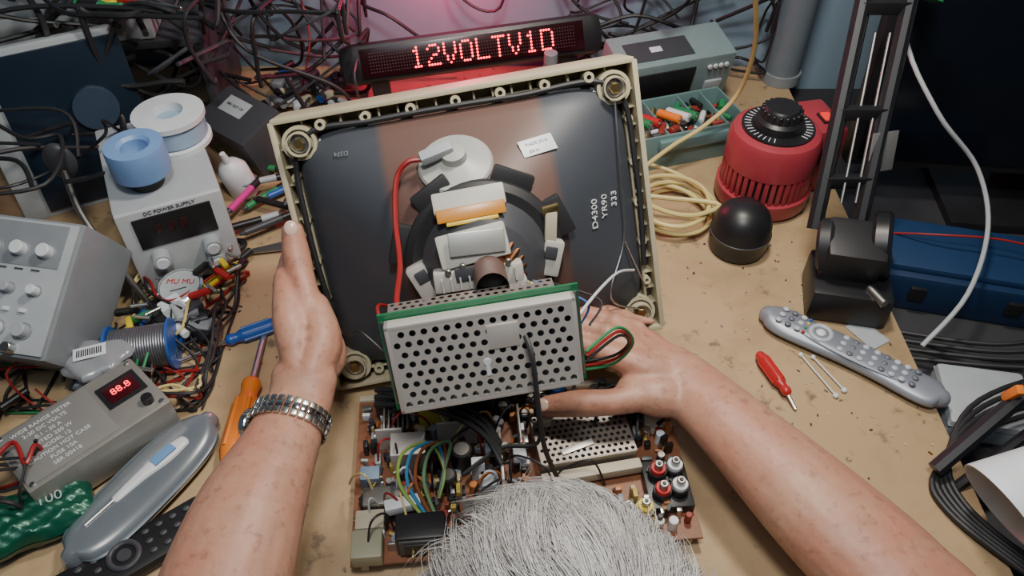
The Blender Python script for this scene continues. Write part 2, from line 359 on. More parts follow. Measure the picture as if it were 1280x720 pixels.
for x,y,r,h,m in ((-.06,.0,.011,.034,black),(-.075,-.025,.009,.028,black),(-.04,.035,.007,.024,dark),(.05,.082,.009,.024,blue),(.01,.05,.006,.02,black),(-.013,.062,.007,.02,black),(-.14,.075,.012,.03,dark),(.1,.07,.01,.02,black),(.125,.05,.008,.018,dark),(-.055,-.06,.01,.025,M('brown_cap',(.2,.07,.03),.4)),(.02,-.06,.006,.018,black),(.03,-.045,.006,.018,green),(.02,.07,.006,.02,dark)):
    ch.cyl('electrolytic_capacitor',m,r,h,(x,y,h/2+.002)); ch.cyl('capacitor_top',dsteel,r*.75,.001,(x,y,h+.0026))
ch.base=TR((.068,.014,.013),(0,0,6))
tsh=M('tuner_metal',(.33,.29,.25),.4,.75)
ch.add('tuner_shield',tsh,g_perf(.1,.06,15,9,.31),(0,0,.0145)); ch.box('tuner_inside',rubber,(.098,.058,.004),(0,0,.008))
for y in (-.03,.03): ch.box('tuner_wall',tsh,(.1,.0015,.028),(0,y,0),bv=0)
for x in (-.05,.05): ch.box('tuner_wall',tsh,(.0015,.06,.028),(x,0,0),bv=0)
ch.box('tuner_strip',beige,(.105,.012,.012),(0,-.04,.0)); ch.box('tuner_strip',sh,(.036,.007,.001),(-.01,-.016,.016),(0,0,12)); ch.cyl('tuner_post',beige,.006,.012,(-.035,.02,.02)); ch.base=Matrix()
for i,(x,y,m) in enumerate(((.138,-.035,red),(.138,-.058,red),(.156,-.032,white),(.156,-.055,white),(.118,-.072,yellow),(.1,-.074,beige))):
    z=.018 if i<4 else .012
    ch.cyl('socket_body',black if i<4 else beige,.0095,.014,(x,y,z)); ch.cyl('socket_ring',m,.0078,.007,(x,y,z+.009)); ch.cyl('socket_contact',dsteel,.0045,.014,(x,y,z+.012)); ch.cyl('socket_hole',black,.002,.001,(x,y,z+.0195))
ch.box('socket_block',black,(.045,.055,.014),(.147,-.045,.008))
for i in range(4): ch.cyl('aerial_socket',brass,.004,.02,(.09+i*.012,-.09,.012),(80,0,0))
cm=[M('resistor_tan',(.5,.36,.2),.5),M('dull_red',(.25,.03,.02),.5),M('film_cap_orange',(.45,.15,.04),.4),black,lgrey,white,M('ceramic_brown',(.3,.13,.04),.5),black,steel,M('dull_yellow',(.42,.32,.06),.5),dark,grey,dsteel]
for i in range(760):
    x=U(-.165,.165);y=U(-.09,.092)
    if .01<x<.128 and -.04<y<.05: continue
    m=cm[int(R()*len(cm))]; k=R()
    if k<.3: ch.cyl('resistor',m,.0018,.008,(x,y,.005),(90,0,U(0,180)),seg=8)
    elif k<.66: ch.box('film_capacitor',m,(U(.004,.012),U(.003,.007),U(.008,.02)),(x,y,.009),(0,0,90*int(R()*2)),bv=.0008)
    elif k<.85: ch.cyl('small_capacitor',m,U(.003,.005),U(.01,.022),(x,y,.009),seg=12)
    else: ch.box('transistor',black,(.008,.004,.016),(x,y,.010),(0,0,U(0,90)),bv=0)
for i in range(38):
    x=U(-.15,.04);y=U(-.07,.09); dx,dy=U(-.06,.06),U(-.05,.05)
    ch.tube('hookup_wire',[redw,rubber,rubber,yelcab,white,rubber,cm[2],rubber][i%8],[(x,y,.006),(x+dx*.2,y+dy*.2,U(.03,.045)),(x+dx*.7,y+dy*.7,U(.03,.05)),(x+dx,y+dy,.006)],.0012,6)
for k in range(4):
    ch.tube('mains_wire',[M('yg_wire',(.22,.33,.06),.4),M('cyan_wire',(.03,.18,.36),.4),M('brown_wire',(.2,.06,.02),.4),M('sage_wire',(.12,.25,.12),.4)][k],[(-.1+.004*k,-.07,.03),(-.122+.008*k,-.04,.045),(-.118+.009*k,-.01,.052),(-.092+.007*k,.0,.05),(-.078,-.025,.04),(-.085,-.048,.025)],.0018)
for k in range(3):
    ch.tube('board_cable',rubber,[(-.15,.085-.01*k,.035),(-.09,.06-.01*k,.055),(-.04,.03-.01*k,.05),(-.02,.0-.012*k,.04)],.0032)
ch.tube('board_cable',rubber,[(.015,.04,.12),(.018,.02,.08),(.018,-.005,.045),(-.02,-.005,.04),(-.06,-.03,.035)],.0022)
ch.tube('board_cable',rubber,[(.08,.02,.03),(.1,.055,.05),(.13,.05,.045),(.125,.01,.03)],.0016)
ch.tor('ferrite_choke',dark,.009,.005,(.12,.06,.022),(70,0,30)); ch.tor('ferrite_choke',lgrey,.008,.004,(.14,.072,.02),(20,0,0))
ch.done()

# ------------------------------------------------------------------ man
skin=M('skin',(.44,.235,.16),.48,0,.2,55,sss=.06,bump=.45)
nt=skin.node_tree; b=nt.nodes['Principled BSDF']; src=b.inputs['Base Color'].links[0].from_socket
tc=[n for n in nt.nodes if n.type=='TEX_COORD'][0]
s=stain(14,.42,.70,(.43,.16,.105),src,.8); s=stain(95,.55,.66,(.26,.115,.072),s,.6); s=stain(300,.6,.7,(.62,.4,.32),s,.35); nt.links.new(s,b.inputs['Base Color'])
def remeshed(name,mat,parts,vox,parent,sm=4):
    V=[];F=[]
    for v,f in parts:
        o=len(V); V+=v; F+=[tuple(i+o for i in q) for q in f]
    o=bpy.data.objects.new(name,mkmesh(name,V,F,mat,180)); bpy.context.collection.objects.link(o)
    r=o.modifiers.new('r','REMESH'); r.mode='VOXEL'; r.voxel_size=vox; r.use_smooth_shade=True
    q=o.modifiers.new('s','SMOOTH'); q.iterations=sm; q.factor=.5
    dg=bpy.context.evaluated_depsgraph_get(); me=bpy.data.meshes.new_from_object(o.evaluated_get(dg)); o.modifiers.clear(); o.data=me
    me.polygons.foreach_set('use_smooth',[True]*len(me.polygons)); o.parent=parent
    return o
man=bpy.data.objects.new('man',None); bpy.context.collection.objects.link(man)
def tf(VF,T): return [T@v for v in VF[0]],VF[1]
P=[]
LW=Vector((-.212,.482,.106)); LE=Vector((-.25,.215,.07))
def C(x,y,z): return mw@Vector((x,y,z))
hp=C(-.200,.066,.105)
P.append(sweep([(-.18,-.05,.12),(-.225,.09,.1),LE,(-.243,.28,.094),(-.234,.36,.105),(-.221,.43,.106),LW,hp],
   [.055,.054,(.05,.047),(.056,.049),(.050,.043),(.038,.031),(.033,.024),(.034,.02)],24,6,(0,0,1),True))
def fing(pts,r0,r1): 
    n=len(pts); P.append(sweep(pts,[r0+(r1-r0)*i/(n-1) for i in range(n)],14,5,None,True))
# left hand grips the left rail of the bezel: palm over the rim, fingers round to the glass side, thumb along the rim
for i in range(4):
    y=.150-.0205*i; L=[1,1.1,1.03,.82][i]; k=C(-.210,y,.034-.002*i)
    P.append(sweep([C(-.203,.074-.006*i,.105),C(-.209,.07+(y-.07)*.55,.075),k],[.0155,.0165,.0125],12,5,None,True))
    fing([k,C(-.208,y+.012,.0-.012*L),C(-.206,y+.012,-.045*L),C(-.192,y+.006,-.078),C(-.172,y+.002,-.079)],.0112,.0085)
P.append(sweep([C(-.192,.068,.105),C(-.181,.090,.082),C(-.184,.118,.055)],[.020,.0225,.017],14,5,None,True))
P.append(sweep([C(-.192,.060,.1),C(-.178,.070,.075),C(-.182,.085,.045)],[.018,.019,.015],14,5,None,True))
P.append(sweep([C(-.205,.095,.09),C(-.203,.12,.06),C(-.200,.13,.04)],[.018,.018,.014],12,5,None,True))
TH=[C(-.189,.108,.066),C(-.192,.142,.044),C(-.194,.168,.029),C(-.193,.194,.021)]
P.append(sweep(TH,[.018,.0145,.0150,.0122],16,5,None,True))
# right arm
RE=Vector((.372,.262,.058)); RW=Vector((.185,.522,.082))
P.append(sweep([(.2,-.02,.12),(.29,.12,.09),RE,(.337,.315,.068),(.282,.385,.078),(.225,.465,.083),RW,(.165,.538,.086)],
   [.055,.052,(.05,.046),(.055,.048),(.051,.043),(.041,.032),(.036,.026),(.037,.022)],24,6,(0,0,1),True))
rm=[(.092,.553,.104),(.100,.575,.107),(.112,.596,.100),(.127,.611,.088)]
for i,m in enumerate(rm):
    P.append(sweep([(.172,.526+.009*i,.086),(.135,.536+.016*i,.098-.003*i),m],[.0165,.0175,.0125],12,5,None,True))
    x,y,z=m; L=[1,1.06,.98,.8][i]
    fing([m,(x-.038*L,y+.016,z-.002),(x-.064*L,y+.018,z-.016),(x-.078*L,y+.012,z-.034)],.0112,.0085)
    P.append(sweep([(x+.03,y-.006,z+.004),(x,y-.001,z+.005)],[.004,.007],8,1,None,True))
P.append(sweep([(.180,.508,.080),(.152,.508,.084),(.125,.513,.084)],[.020,.023,.018],12,5,None,True))
RT=[(.142,.508,.086),(.104,.500,.084),(.070,.501,.080),(.036,.503,.072)]
P.append(sweep(RT,[.017,.0140,.0145,.0115],16,5,None,True))
# head
HT=TR((.027,.143,.268),(-50,0,0))
P.append(tf(g_sph((.074,.096,.098),32,20),HT@TR((0,-.004,.02))))
P.append(tf(g_sph((.056,.068,.062),24,16),HT@TR((0,.022,-.058))))
P.append(tf(g_sph((.03,.022,.02)),HT@TR((0,.07,-.1))))
P.append(tf(sweep([(0,.088,.012),(0,.105,-.018),(0,.115,-.036)],[.007,.009,.013],12,4,None,True),HT))
for sx_ in (-1,1):
    P.append(tf(g_sph((.012,.008,.008)),HT@TR((sx_*.012,.1,-.04))))
    P.append(tf(sweep([(sx_*.012,.092,.018),(sx_*.032,.09,.023),(sx_*.052,.076,.018)],.008,10,4,None,True),HT))
    P.append(tf(g_sph((.02,.016,.02)),HT@TR((sx_*.036,.07,-.035))))
    P.append(tf(g_sph((.007,.018,.032)),HT@TR((sx_*.078,-.008,-.012),(15,0,sx_*-15))))
    P.append(tf(g_tor(.016,.004,24,8),HT@TR((sx_*.084,-.01,-.004),(15,90,sx_*-15))))
P.append(sweep([HT@Vector((0,-.02,-.02)),HT@Vector((0,-.045,-.08)),(.005,-.02,.15),(0,-.06,.1)],[.055,.056,.06,.07],20,5,None,True))
remeshed('skin_body',skin,P,.0028,man,4)
def child(name,mat,VF,sm=60):
    o=bpy.data.objects.new(name,mkmesh(name,VF[0],VF[1],mat,sm)); bpy.context.collection.objects.link(o); o.parent=man
for i,sx_ in enumerate((-1,1)):
    child('eye_%d'%i,white,tf(g_sph(.0125),HT@TR((sx_*.031,.079,.0)))); child('iris_%d'%i,M('iris',(.08,.15,.25),.2),tf(g_sph((.0055,.003,.0055)),HT@TR((sx_*.031,.0905,.0))))
    child('eyebrow_%d'%i,M('grey_hair',(.5,.49,.48),.6),tf(sweep([(sx_*.015,.099,.026),(sx_*.033,.098,.031),(sx_*.052,.084,.026)],[.003,.004,.002],8,4),HT))
child('lips',M('lips',(.5,.2,.17),.4),tf(sweep([(-.024,.084,-.072),(-.01,.093,-.069),(.01,.093,-.069),(.024,.084,-.072)],[.002,.0055,.0055,.002],10,5,None,True),HT))
nail=M('nail',(.62,.43,.36),.2)
def nailon(name,tip,prev,up,r):
    d=(Vector(tip)-Vector(prev)).normalized(); up=Vector(up); up=(up-d*up.dot(d)).normalized(); s_=d.cross(up)
    c=Vector(tip)+up*r*.90+d*.003
    T=Matrix(((d.x,s_.x,up.x,c.x),(d.y,s_.y,up.y,c.y),(d.z,s_.z,up.z,c.z),(0,0,0,1)))
    child(name,nail,tf(g_sph((.0085,.0070,.0024)),T))
nailon('thumbnail_left',TH[3],TH[2],(.1,-.7,.8),.0122)
nailon('thumbnail_right',RT[3],RT[2],(.1,-.5,1),.0115)
# silver hair in soft clumps
hairm=M('silver_hair',(.47,.455,.44),.42,0,.3,45)
child('hair_cap',M('hair_base',(.27,.262,.255),.8,0,.35,90),tf(g_sph((.0785,.1005,.1005),32,20),HT@TR((0,-.009,.023))))
crown=Vector((.012,-.085,.065)); V=[];F=[]
def flow(q):
    return math.sin(q.x*38+q.y*17+1.3)*.45+math.sin(q.y*55-q.x*31+q.z*20)*.35+math.sin(q.x*95+q.z*70)*.15
for gi in range(1250):
    while True:
        d=Vector((random.gauss(0,1),random.gauss(0,1),random.gauss(0,1))).normalized()
        if d.z>-.35 and not (d.y>.55 and d.z<.45) and not(d.y>.1 and d.z<-.05): break
    p=Vector((d.x*.0775,d.y*.0995-.009,d.z*.0995+.023))
    tan=(p-crown); tan-=d*tan.dot(d)
    if tan.length<1e-4: continue
    tan.normalize(); side=d.cross(tan); L=U(.032,.056); fl=flow(p)+random.gauss(0,.1); lift=U(.002,.006)*(1+.6*math.sin(p.x*60+p.y*45)); wild=(R()<.05)
    if wild: lift+=.006; fl+=random.gauss(0,.4)
    gp=[]
    for k in range(6):
        t=k/5
        gp.append(tan*(L*t)+side*(L*t*fl*(.4+.6*t))+d*(.0015+lift*math.sin(t*2.3)-t*t*L*L/.2))
    for j in range(17 if not wild else 7):
        o_=side*random.gauss(0,.0042)+tan*random.gauss(0,.0045); cv=U(.3,.8); ln=U(.8,1.1); w=random.gauss(0,.0008); w2=random.gauss(0,.0006)
        root=p+o_; root=root-d*(o_.length_squared/.16)
        pts=[HT@(root+gp[k]*ln-o_*(cv*k/5)+side*w*(k/5)**2+d*w2*(k/5)) for k in range(6)]
        v,f=sweep(pts,[.00024,.00024,.00023,.0002,.00016,.00007],3,1)
        o=len(V);V+=v;F+=[tuple(a+o for a in q) for q in f]
child('hair',hairm,(V,F),180)
# clothes
shm=M('tshirt_cotton',(.05,.06,.09),.9,0,.2,90)
S=[sweep([(0,-.24,-.36),(0,-.23,-.25),(0,-.2,-.12),(0,-.13,.03),(0,-.07,.11),(0,-.045,.15)],[(.16,.11),(.18,.13),(.18,.13),(.2,.12),(.17,.09),(.09,.07)],28,6,(0,1,0),True),
   sweep([(-.1,-.07,.1),(-.18,-.05,.12),(-.215,.04,.107),(-.222,.08,.1)],[.075,.07,.064,.064],20,5,None,True),
   sweep([(.1,-.07,.1),(.2,-.02,.12),(.25,.05,.105),(.27,.085,.099)],[.075,.07,.064,.064],20,5,None,True)]
remeshed('tshirt',shm,S,.007,man,4)
T=[sweep([(-.05,-.25,-.36),(.05,-.25,-.36)],.13,20,1,None,True)]
for sx_ in (-1,1): T.append(sweep([(sx_*.09,-.22,-.35),(sx_*.14,.0,-.32),(sx_*.15,.2,-.31),(sx_*.15,.235,-.4),(sx_*.14,.2,-.55),(sx_*.14,.18,-.68)],[.095,.085,.07,.066,.055,.05],20,5,None,True))
remeshed('trousers',M('denim',(.05,.08,.16),.9,0,.2,80),T,.009,man,4)
for sx_ in (-1,1): child('shoe_%d'%(sx_+1),black,tf(g_box((.09,.27,.075),.03),TR((sx_*.14,.22,-.7125))))
sto=Asm('stool',(0,-.22,-.75)); sto.lathe('seat',rubber,[(0,.2),(.18,.2),(.2,.22),(.2,.24),(.18,.255),(0,.255)]); sto.cyl('post',chrome,.025,.18,(0,0,.11))
for i in range(5): a=i*72; sto.box('foot',black,(.24,.03,.02),(.12*math.cos(D(a)),.12*math.sin(D(a)),.02),(0,0,a))
sto.done()
# watch
ax=Vector((.04,.26,.004)).normalized(); 
wc=Vector((-.2165,.459,.106)); sdir=ax.cross(Vector((0,0,1))).normalized(); ud=sdir.cross(ax)
wm=Matrix(((sdir.x,ud.x,ax.x,wc.x),(sdir.y,ud.y,ax.y,wc.y),(sdir.z,ud.z,ax.z,wc.z),(0,0,0,1)))
wa=Asm('wristwatch',mw=wm)
for k in range(30):
    a=2*math.pi*k/30; x,y=.0385*math.cos(a),.0305*math.sin(a); an=math.degrees(math.atan2(y/.0305**2,x/.0385**2))
    for j in (-1,0,1): wa.box('bracelet_link',steel if j else chrome,(.003,.0064,.0065),(x,y,j*.0068),(0,0,an),.001)
wa.cyl('watch_case',chrome,.018,.009,(-.039,-.014,0),(0,-80,25)); wa.done()

# ------------------------------------------------------------------ LED sign
sg=Asm('scrolling_led_sign',(-.066,1.225,.088),(-28,-3,10))
sg.box('case',black,(.44,.045,.066),bv=.02); sg.box('window',M('dark_red_lens',(.02,.003,.005),.2),(.37,.002,.046),(.0,-.023,0))
font={'1':["00100","01100","00100","00100","00100","00100","01110"],'2':["01110","10001","00001","00110","01000","10000","11111"],'V':["10001","10001","10001","10001","01010","01010","00100"],'O':["01110","10001","10001","10001","10001","10001","01110"],'L':["10000"]*6+["11111"],'T':["11111"]+["00100"]*6,'D':["11110","10001","10001","10001","10001","10001","11110"]}
led=M('lit_red_led',(1,.05,.06),.4,emit=6.5,ecol=(1,.02,.04)); off=M('unlit_led',(.05,.008,.01),.4)
pt=.0045; x0=-.102
ld=g_sph((.0019,.0008,.0019),8,6)
for i,c in enumerate('12VOLTV1D'):
    for r_ in range(7):
        for q in range(5):
            if font[c][r_][q]=='1': sg.add('lit_leds',led,ld,(x0+(i*6+q)*pt,-.0245,(3-r_)*pt*1.12))
for q in range(76):
    for r_ in range(7): sg.box('unlit_leds',off,(.002,.0012,.002),(x0+(q-15)*pt,-.0236,(3-r_)*pt*1.12),bv=0)
for x in (-.16,.16): sg.box('foot',black,(.03,.03,.05),(x,.022,-.045),(28,0,0))
sg.done()
pl=bpy.data.lights.new('red_wall_glow','POINT'); pl.color=(1,.03,.14); pl.energy=3.2; pl.shadow_soft_size=.02  # unseen point light added to throw the red glow on the wall
o=bpy.data.objects.new('red_wall_glow_light',pl); o.location=(-.10,1.26,.235); bpy.context.collection.objects.link(o)
bo=Asm('pump_bottle',(.062,1.165,0)); bo.lathe('bottle',M('clear_grey_plastic',(.3,.32,.36),.25,trans=.6),[(0,0),(.022,0),(.024,.01),(.024,.07),(.012,.09),(.010,.1),(0,.1)]); bo.cyl('cap',grey,.011,.018,(0,0,.106)); bo.done()

# ------------------------------------------------------------------ variac
va=Asm('variable_transformer',(.370,.945,0),(0,0,12))
vr=M('variac_red_enamel',(.33,.035,.05),.4,0,.1,30,coat=.2)
va.lathe('base_ring',vr,[(0,.006),(.066,.006),(.068,.01),(.068,.03),(.062,.032),(0,.032)],seg=48)
va.cyl('inner_core',rubber,.058,.09,(0,0,.065))
for k in range(40):
    a=k*9; va.box('vent_rib',vr,(.005,.0064,.045),(.0615*math.cos(D(a)),.0615*math.sin(D(a)),.052),(0,0,a),.001)
va.lathe('upper_shell',vr,[(.056,.07),(.0645,.07),(.0645,.108),(.060,.118),(.05,.122),(0,.122)],seg=48)
va.lathe('dial_plate',black,[(0,.122),(.05,.122),(.05,.125),(0,.125)],seg=48)
for k in range(32):
    a=-60+k*9.6; va.box('dial_tick',white,(.009,.0012,.0006),(.042*math.cos(D(a)),.042*math.sin(D(a)),.1256),(0,0,a),bv=0)
va.lathe('dial_knob',black,[(0,.125),(.034,.125),(.033,.136),(.028,.140),(.025,.152),(.022,.155),(0,.155)])
for k in range(18): a=k*20; va.cyl('knob_grip',black,.003,.014,(.0255*math.cos(D(a)),.0255*math.sin(D(a)),.145),seg=8)
va.box('terminal_box',vr,(.05,.085,.105),(.082,.03,.0585),bv=.006); va.box('rocker_switch',M('red_lit',(.8,.03,.02),.3,emit=.6),(.014,.02,.006),(.087,.02,.113)); va.box('switch_frame',black,(.02,.026,.004),(.087,.02,.112))
va.box('outlet',black,(.03,.003,.03),(.085,-.0135,.07))
for x,y in ((-.04,-.045),(.04,-.045),(0,.05)): va.cyl('foot',rubber,.008,.008,(x,y,.004))
va.done()
do=Asm('black_domed_speaker',(.313,.830,0)); do.lathe('dome',black,[(0,0),(.034,0),(.038,.004),(.04,.018),(.041,.03),(.0415,.031),(.0405,.034),(.039,.05),(.033,.063),(.022,.073),(.01,.077),(0,.078)],seg=40); do.tor('seam',dark,.0408,.0012,(0,0,.032)); do.done()
yc=Asm('coiled_yellow_cable')
pts=[]
for k in range(44):
    a=k*33; r=.05+.006*math.sin(k*.9); pts.append((.232+r*math.cos(D(a))*1.05,.895+r*math.sin(D(a)),.006+.0009*k+.003*math.sin(k)))
pts+=[(.18,.9,.04),(.18,.93,.05),(.235,.985,.06),(.285,1.01,.08),(.33,1.03,.12),(.33,1.0,.21),(.30,.956,.31),(.27,.93,.4)]
yc.tube('cable',yelcab,pts,.0034,8,5)
yc.tube('cable',yelcab,[(.3,.87,.01),(.27,.95,.02),(.2,.985,.03),(.15,.965,.03),(.14,.92,.02)],.003)
yc.done()
teal=M('teal_case',(.14,.24,.24),.45)
tb=Asm('open_parts_storage_box',(.262,1.078,0),(0,0,18))
tb.box('base',teal,(.19,.1,.004),(0,0,.002))
for y in (-.05,.05): tb.box('wall',teal,(.19,.004,.06),(0,y,.03))
for x in (-.095,-.04,.02,.06,.095): tb.box('wall' if abs(x)>.09 else 'divider',teal,(.003,.1,.058),(x,0,.029))
tb.box('handle',teal,(.12,.012,.02),(0,-.056,.045),bv=.005)
for i in range(90):
    m=[steel,brass,cm[1],black,green,dsteel,white,copper][i%8]; tb.cyl('small_hardware',m,U(.003,.006),U(.012,.03),(U(-.085,.085),U(-.04,.04),U(.02,.055)),(U(60,120),0,U(0,180)),seg=8)
for x,m in ((-.07,green),(-.055,red),(-.02,orange),(-.005,white),(.008,green)): tb.cyl('battery',m,.007,.042,(x,-.005,.06),(80,0,25)); tb.cyl('battery_tip',steel,.003,.047,(x,-.005,.06),(80,0,25))
tb.done()
lb=Asm('instrument_case',(.25,1.2,.03),(12,0,18))
lb.box('case',M('grey_green_case',(.19,.26,.27),.45),(.2,.08,.12),(0,0,.03),bv=.004); lb.box('window',black,(.1,.003,.05),(-.02,-.041,.05),bv=.002); lb.box('latch',lgrey,(.03,.006,.02),(.07,-.041,.03)); lb.box('top_panel',dark,(.11,.045,.002),(-.025,-.005,.0905)); lb.box('top_readout',white,(.02,.012,.001),(-.03,-.005,.092))
for i in range(4): lb.cyl('button',white,.004,.004,(.055+.01*i,-.042,.07),(90,0,0))
lb.done()

# ------------------------------------------------------------------ articulated lamp on the right
la=Asm('articulated_desk_lamp')
wbm=M('worn_black_metal',(.014,.014,.016),.5)
la.box('clamp_base',black,(.098,.085,.05),(.428,.724,.025),(0,0,-12),.008)
la.box('clamp_block',wbm,(.07,.06,.07),(.422,.736,.075),(15,0,-12),.008)
la.cyl('pivot_disc',black,.042,.022,(.460,.741,.085),(10,75,-12),bv=.004); la.cyl('pivot_disc',wbm,.034,.02,(.394,.746,.08),(10,75,-12),bv=.004); la.cyl('pivot_bolt',dsteel,.006,.03,(.447,.686,.05),(90,0,20))
for dx in (0,.056):
    la.tube('arm_bar',black,[(.380+dx,.765,.09),(.474+dx*1.02,1.12,.57)],.0092,8); la.tube('arm_rail',wbm,[(.390+dx,.775,.09),(.484+dx*1.02,1.12,.56)],.005,6)
for dx in (.018,.036): la.tube('tension_spring',dsteel,[(.392+dx,.78,.12),(.425+dx,.91,.28)],.0018,8)
for t in (.1,.24,.45): la.box('cross_link',black,(.06,.012,.016),(.409+.094*t,.765+.355*t,.09+.48*t))
la.box('plastic_tag',M('clear_tag',(.35,.35,.34),.3,trans=.5),(.045,.002,.05),(.462,.825,.165),(-20,10,25)); la.box('green_tape',green,(.018,.022,.035),(.507,.93,.33),(-30,20,0)); la.box('green_tape',green,(.022,.022,.02),(.432,.945,.34),(-30,0,0))
la.sph('elbow',black,.02,(.50,1.12,.58)); 
la.tube('upper_arm_bar',black,[(.50,1.12,.58),(.2,.78,1.0)],.008); la.lathe('lamp_shade',black,[(.03,.06),(.06,.05),(.1,0),(.097,0),(.057,.047),(.03,.057),(.03,.06)],(.18,.74,.97),(10,0,0))
la.done()
mo=Asm('flat_screen_monitor',(.79,.99,-.04),(0,0,-6))
mo.box('bezel',black,(.58,.03,.4),(0,0,.27),(-8,0,0),.006); mo.box('screen',M('screen_off',(.004,.006,.01),.16),(.55,.003,.37),(0,-.016,.27),(-8,0,0)); mo.box('neck',black,(.06,.04,.12),(0,.02,.06)); mo.box('stand',black,(.25,.18,.015),(0,0,.0075))
mo.done()
pp=Asm('grey_pipe'); pp.cyl('pipe',M('pipe_grey',(.14,.17,.2),.45),.03,.5,(.48,1.28,.25)); pp.cyl('collar',grey,.034,.02,(.48,1.28,.01)); pp.done()
bb=Asm('blue_equipment_case',(.61,.79,-.04),(0,0,-14)); bb.box('case',M('blue_case',(.006,.024,.07),.5),(.22,.12,.06),(0,0,.03),bv=.008); bb.box('lid',M('blue_lid',(.008,.032,.092),.5),(.2,.1,.012),(0,0,.064),bv=.004)
for x in (-.06,.06): bb.box('latch',black,(.02,.006,.02),(x,-.062,.035))
bb.done()
ls=Asm('white_lamp_shade',(.497,.402,.085),(0,62,22))
ls.lathe('shade',M('white_enamel',(.68,.72,.76),.4),[(.046,-.04),(.048,-.04),(.028,.04),(.018,.065),(.015,.065),(.025,.04),(.046,-.04)]); ls.lathe('bulb',white,[(0,-.025),(.018,-.018),(.022,0),(.012,.035),(0,.045)]); ls.cyl('socket',black,.018,.05,(0,0,.08)); ls.done()
ab_=Asm('black_lamp_arm'); ab_.tube('bar',black,[(.445,.46,.02),(.56,.53,.09),(.66,.6,.13)],.009,8); ab_.tube('bar',black,[(.47,.45,.0),(.6,.52,.06),(.7,.57,.09)],.006,8); ab_.cyl('joint',black,.014,.03,(.56,.53,.09),(90,0,20)); ab_.box('orange_tag',orange,(.008,.01,.03),(.52,.51,.085),(20,0,0)); ab_.box('base',black,(.07,.05,.03),(.7,.6,-.025),bv=.005); ab_.tube('bar',black,[(.68,.6,.12),(.7,.6,-.01)],.008); ab_.done()
wb=Asm('white_plastic_box',(.56,.575,-.04),(0,0,-10)); wb.box('body',lgrey,(.1,.09,.035),(0,0,.0175),bv=.006); wb.box('lid_seam',grey,(.101,.091,.002),(0,0,.026)); wb.done()
tk=Asm('black_power_cables')
for k in range(5): tk.tube('cable',rubber,[(.85,.55,.0),(.66,.545+.01*k,.02),(.53,.515+.009*k,.02),(.452+.005*k,.465+.004*k,.008),(.448+.006*k,.42,.006),(.50+.006*k,.35,.006),(.60,.28+.01*k,-.035)],.0032)
for k in range(4): tk.tube('cable',rubber,[(.5,.70-.015*k,-.03),(.6,.66-.012*k,-.01),(.7,.66-.015*k,.0),(.85,.66,-.03)],.003)
tk.tube('cable',redw,[(.49,.85,.01),(.56,.8,.05),(.66,.77,.06),(.78,.7,.05)],.0015)
tk.done()
wc_=Asm('white_mains_cable'); wc_.tube('cable',M('white_cable',(.38,.40,.42),.4),[(.50,1.0,.36),(.49,.93,.27),(.53,.86,.20),(.60,.84,.13),(.61,.78,.08),(.56,.69,.05),(.50,.64,.01)],.003); wc_.done()

# ------------------------------------------------------------------ silver remote
rc=Asm('silver_remote_control',(.408,.626,0),(0,0,-38))
prof=[(-.107,.013),(-.1,.020),(-.08,.024),(-.04,.0215),(0,.019),(.04,.0195),(.08,.0225),(.1,.020),(.107,.012)]
rc.add('body',M('silver_plastic',(.25,.27,.31),.38,.3),sweep([(x,0,.011) for x,_ in prof],[(r,.0105) for _,r in prof],20,4,(0,0,1),True))
rc.sph('face_plate',M('remote_face',(.2,.22,.26),.4,.2),(.09,.018,.004),(0,0,.0195))
btn=M('remote_button',(.42,.45,.5),.4)
for i,x in enumerate([-.09,-.078,-.066,-.012,0,.012,.026,.038,.05,.062,.074]):
    for y in (-.011,0,.011):
        rc.sph('button',[btn,M('remote_button_dark',(.12,.13,.16),.4),btn][(i)%3],(.004,.0036,.0022),(x,y,.0225))
rc.tor('nav_ring',btn,.012,.003,(-.04,0,.0215)); rc.sph('nav_ok',white,(.006,.006,.003),(-.04,0,.0222))
for y,m in ((-.008,red),(-.003,green),(.003,yellow),(.008,blue)): rc.sph('color_button',m,(.002,.002,.002),(-.058,y*1.5,.0225))
rc.sph('power_button',green,(.003,.003,.002),(-.098,0,.019)); rc.done()
def driver(name,p0,p1,tip,mat,r,z):
    a=Vector((p0[0],p0[1],z)); b_=Vector((p1[0],p1[1],z)); t=Vector((tip[0],tip[1],max(.003,z*.4))); d=Asm(name)
    q=[a.lerp(b_,k/8) for k in range(9)]
    d.add('handle',mat,sweep(q,[r*.75,r,r*1.02,r,r,r,r*.95,r*.65,r*.8],12,2,None,True))
    u=(b_-a).normalized(); s_=Vector((-u.y,u.x,0))
    for k in range(6):
        an=D(60*k); o_=(s_*math.cos(an)+Vector((0,0,1))*math.sin(an))*r*.93
        d.tube('grip_ridge',mat,[a.lerp(b_,.15)+o_,a.lerp(b_,.75)+o_],r*.2,6)
    d.tube('shaft',steel,[b_,b_.lerp(t,.9),t],[r*.28,r*.26,r*.2],8); d.done()
driver('red_trimming_screwdriver',(.300,.625),(.318,.572),(.325,.550),red,.008,.009)
driver('orange_screwdriver',(-.300,.47),(-.302,.575),(-.308,.67),orange,.0145,.0155)
driver('blue_screwdriver',(-.293,.677),(-.345,.65),(-.405,.618),blue,.0095,.0105)
sw=Asm('cotton_swabs')
for a,b_ in (((.352,.632),(.377,.57)),((.366,.628),(.389,.578))):
    p,q=Vector((*a,.003)),Vector((*b_,.003)); sw.tube('stick',white,[p,q],.0011,6); sw.sph('tip',white,(.0035,.0035,.003),q); sw.sph('tip',white,(.003,.003,.003),p)
sw.done()
tr=single('torn_paper',lgrey,g_box((.03,.045,.001)),(.445,.668,.001),(0,0,30))
de=Asm('bench_debris')
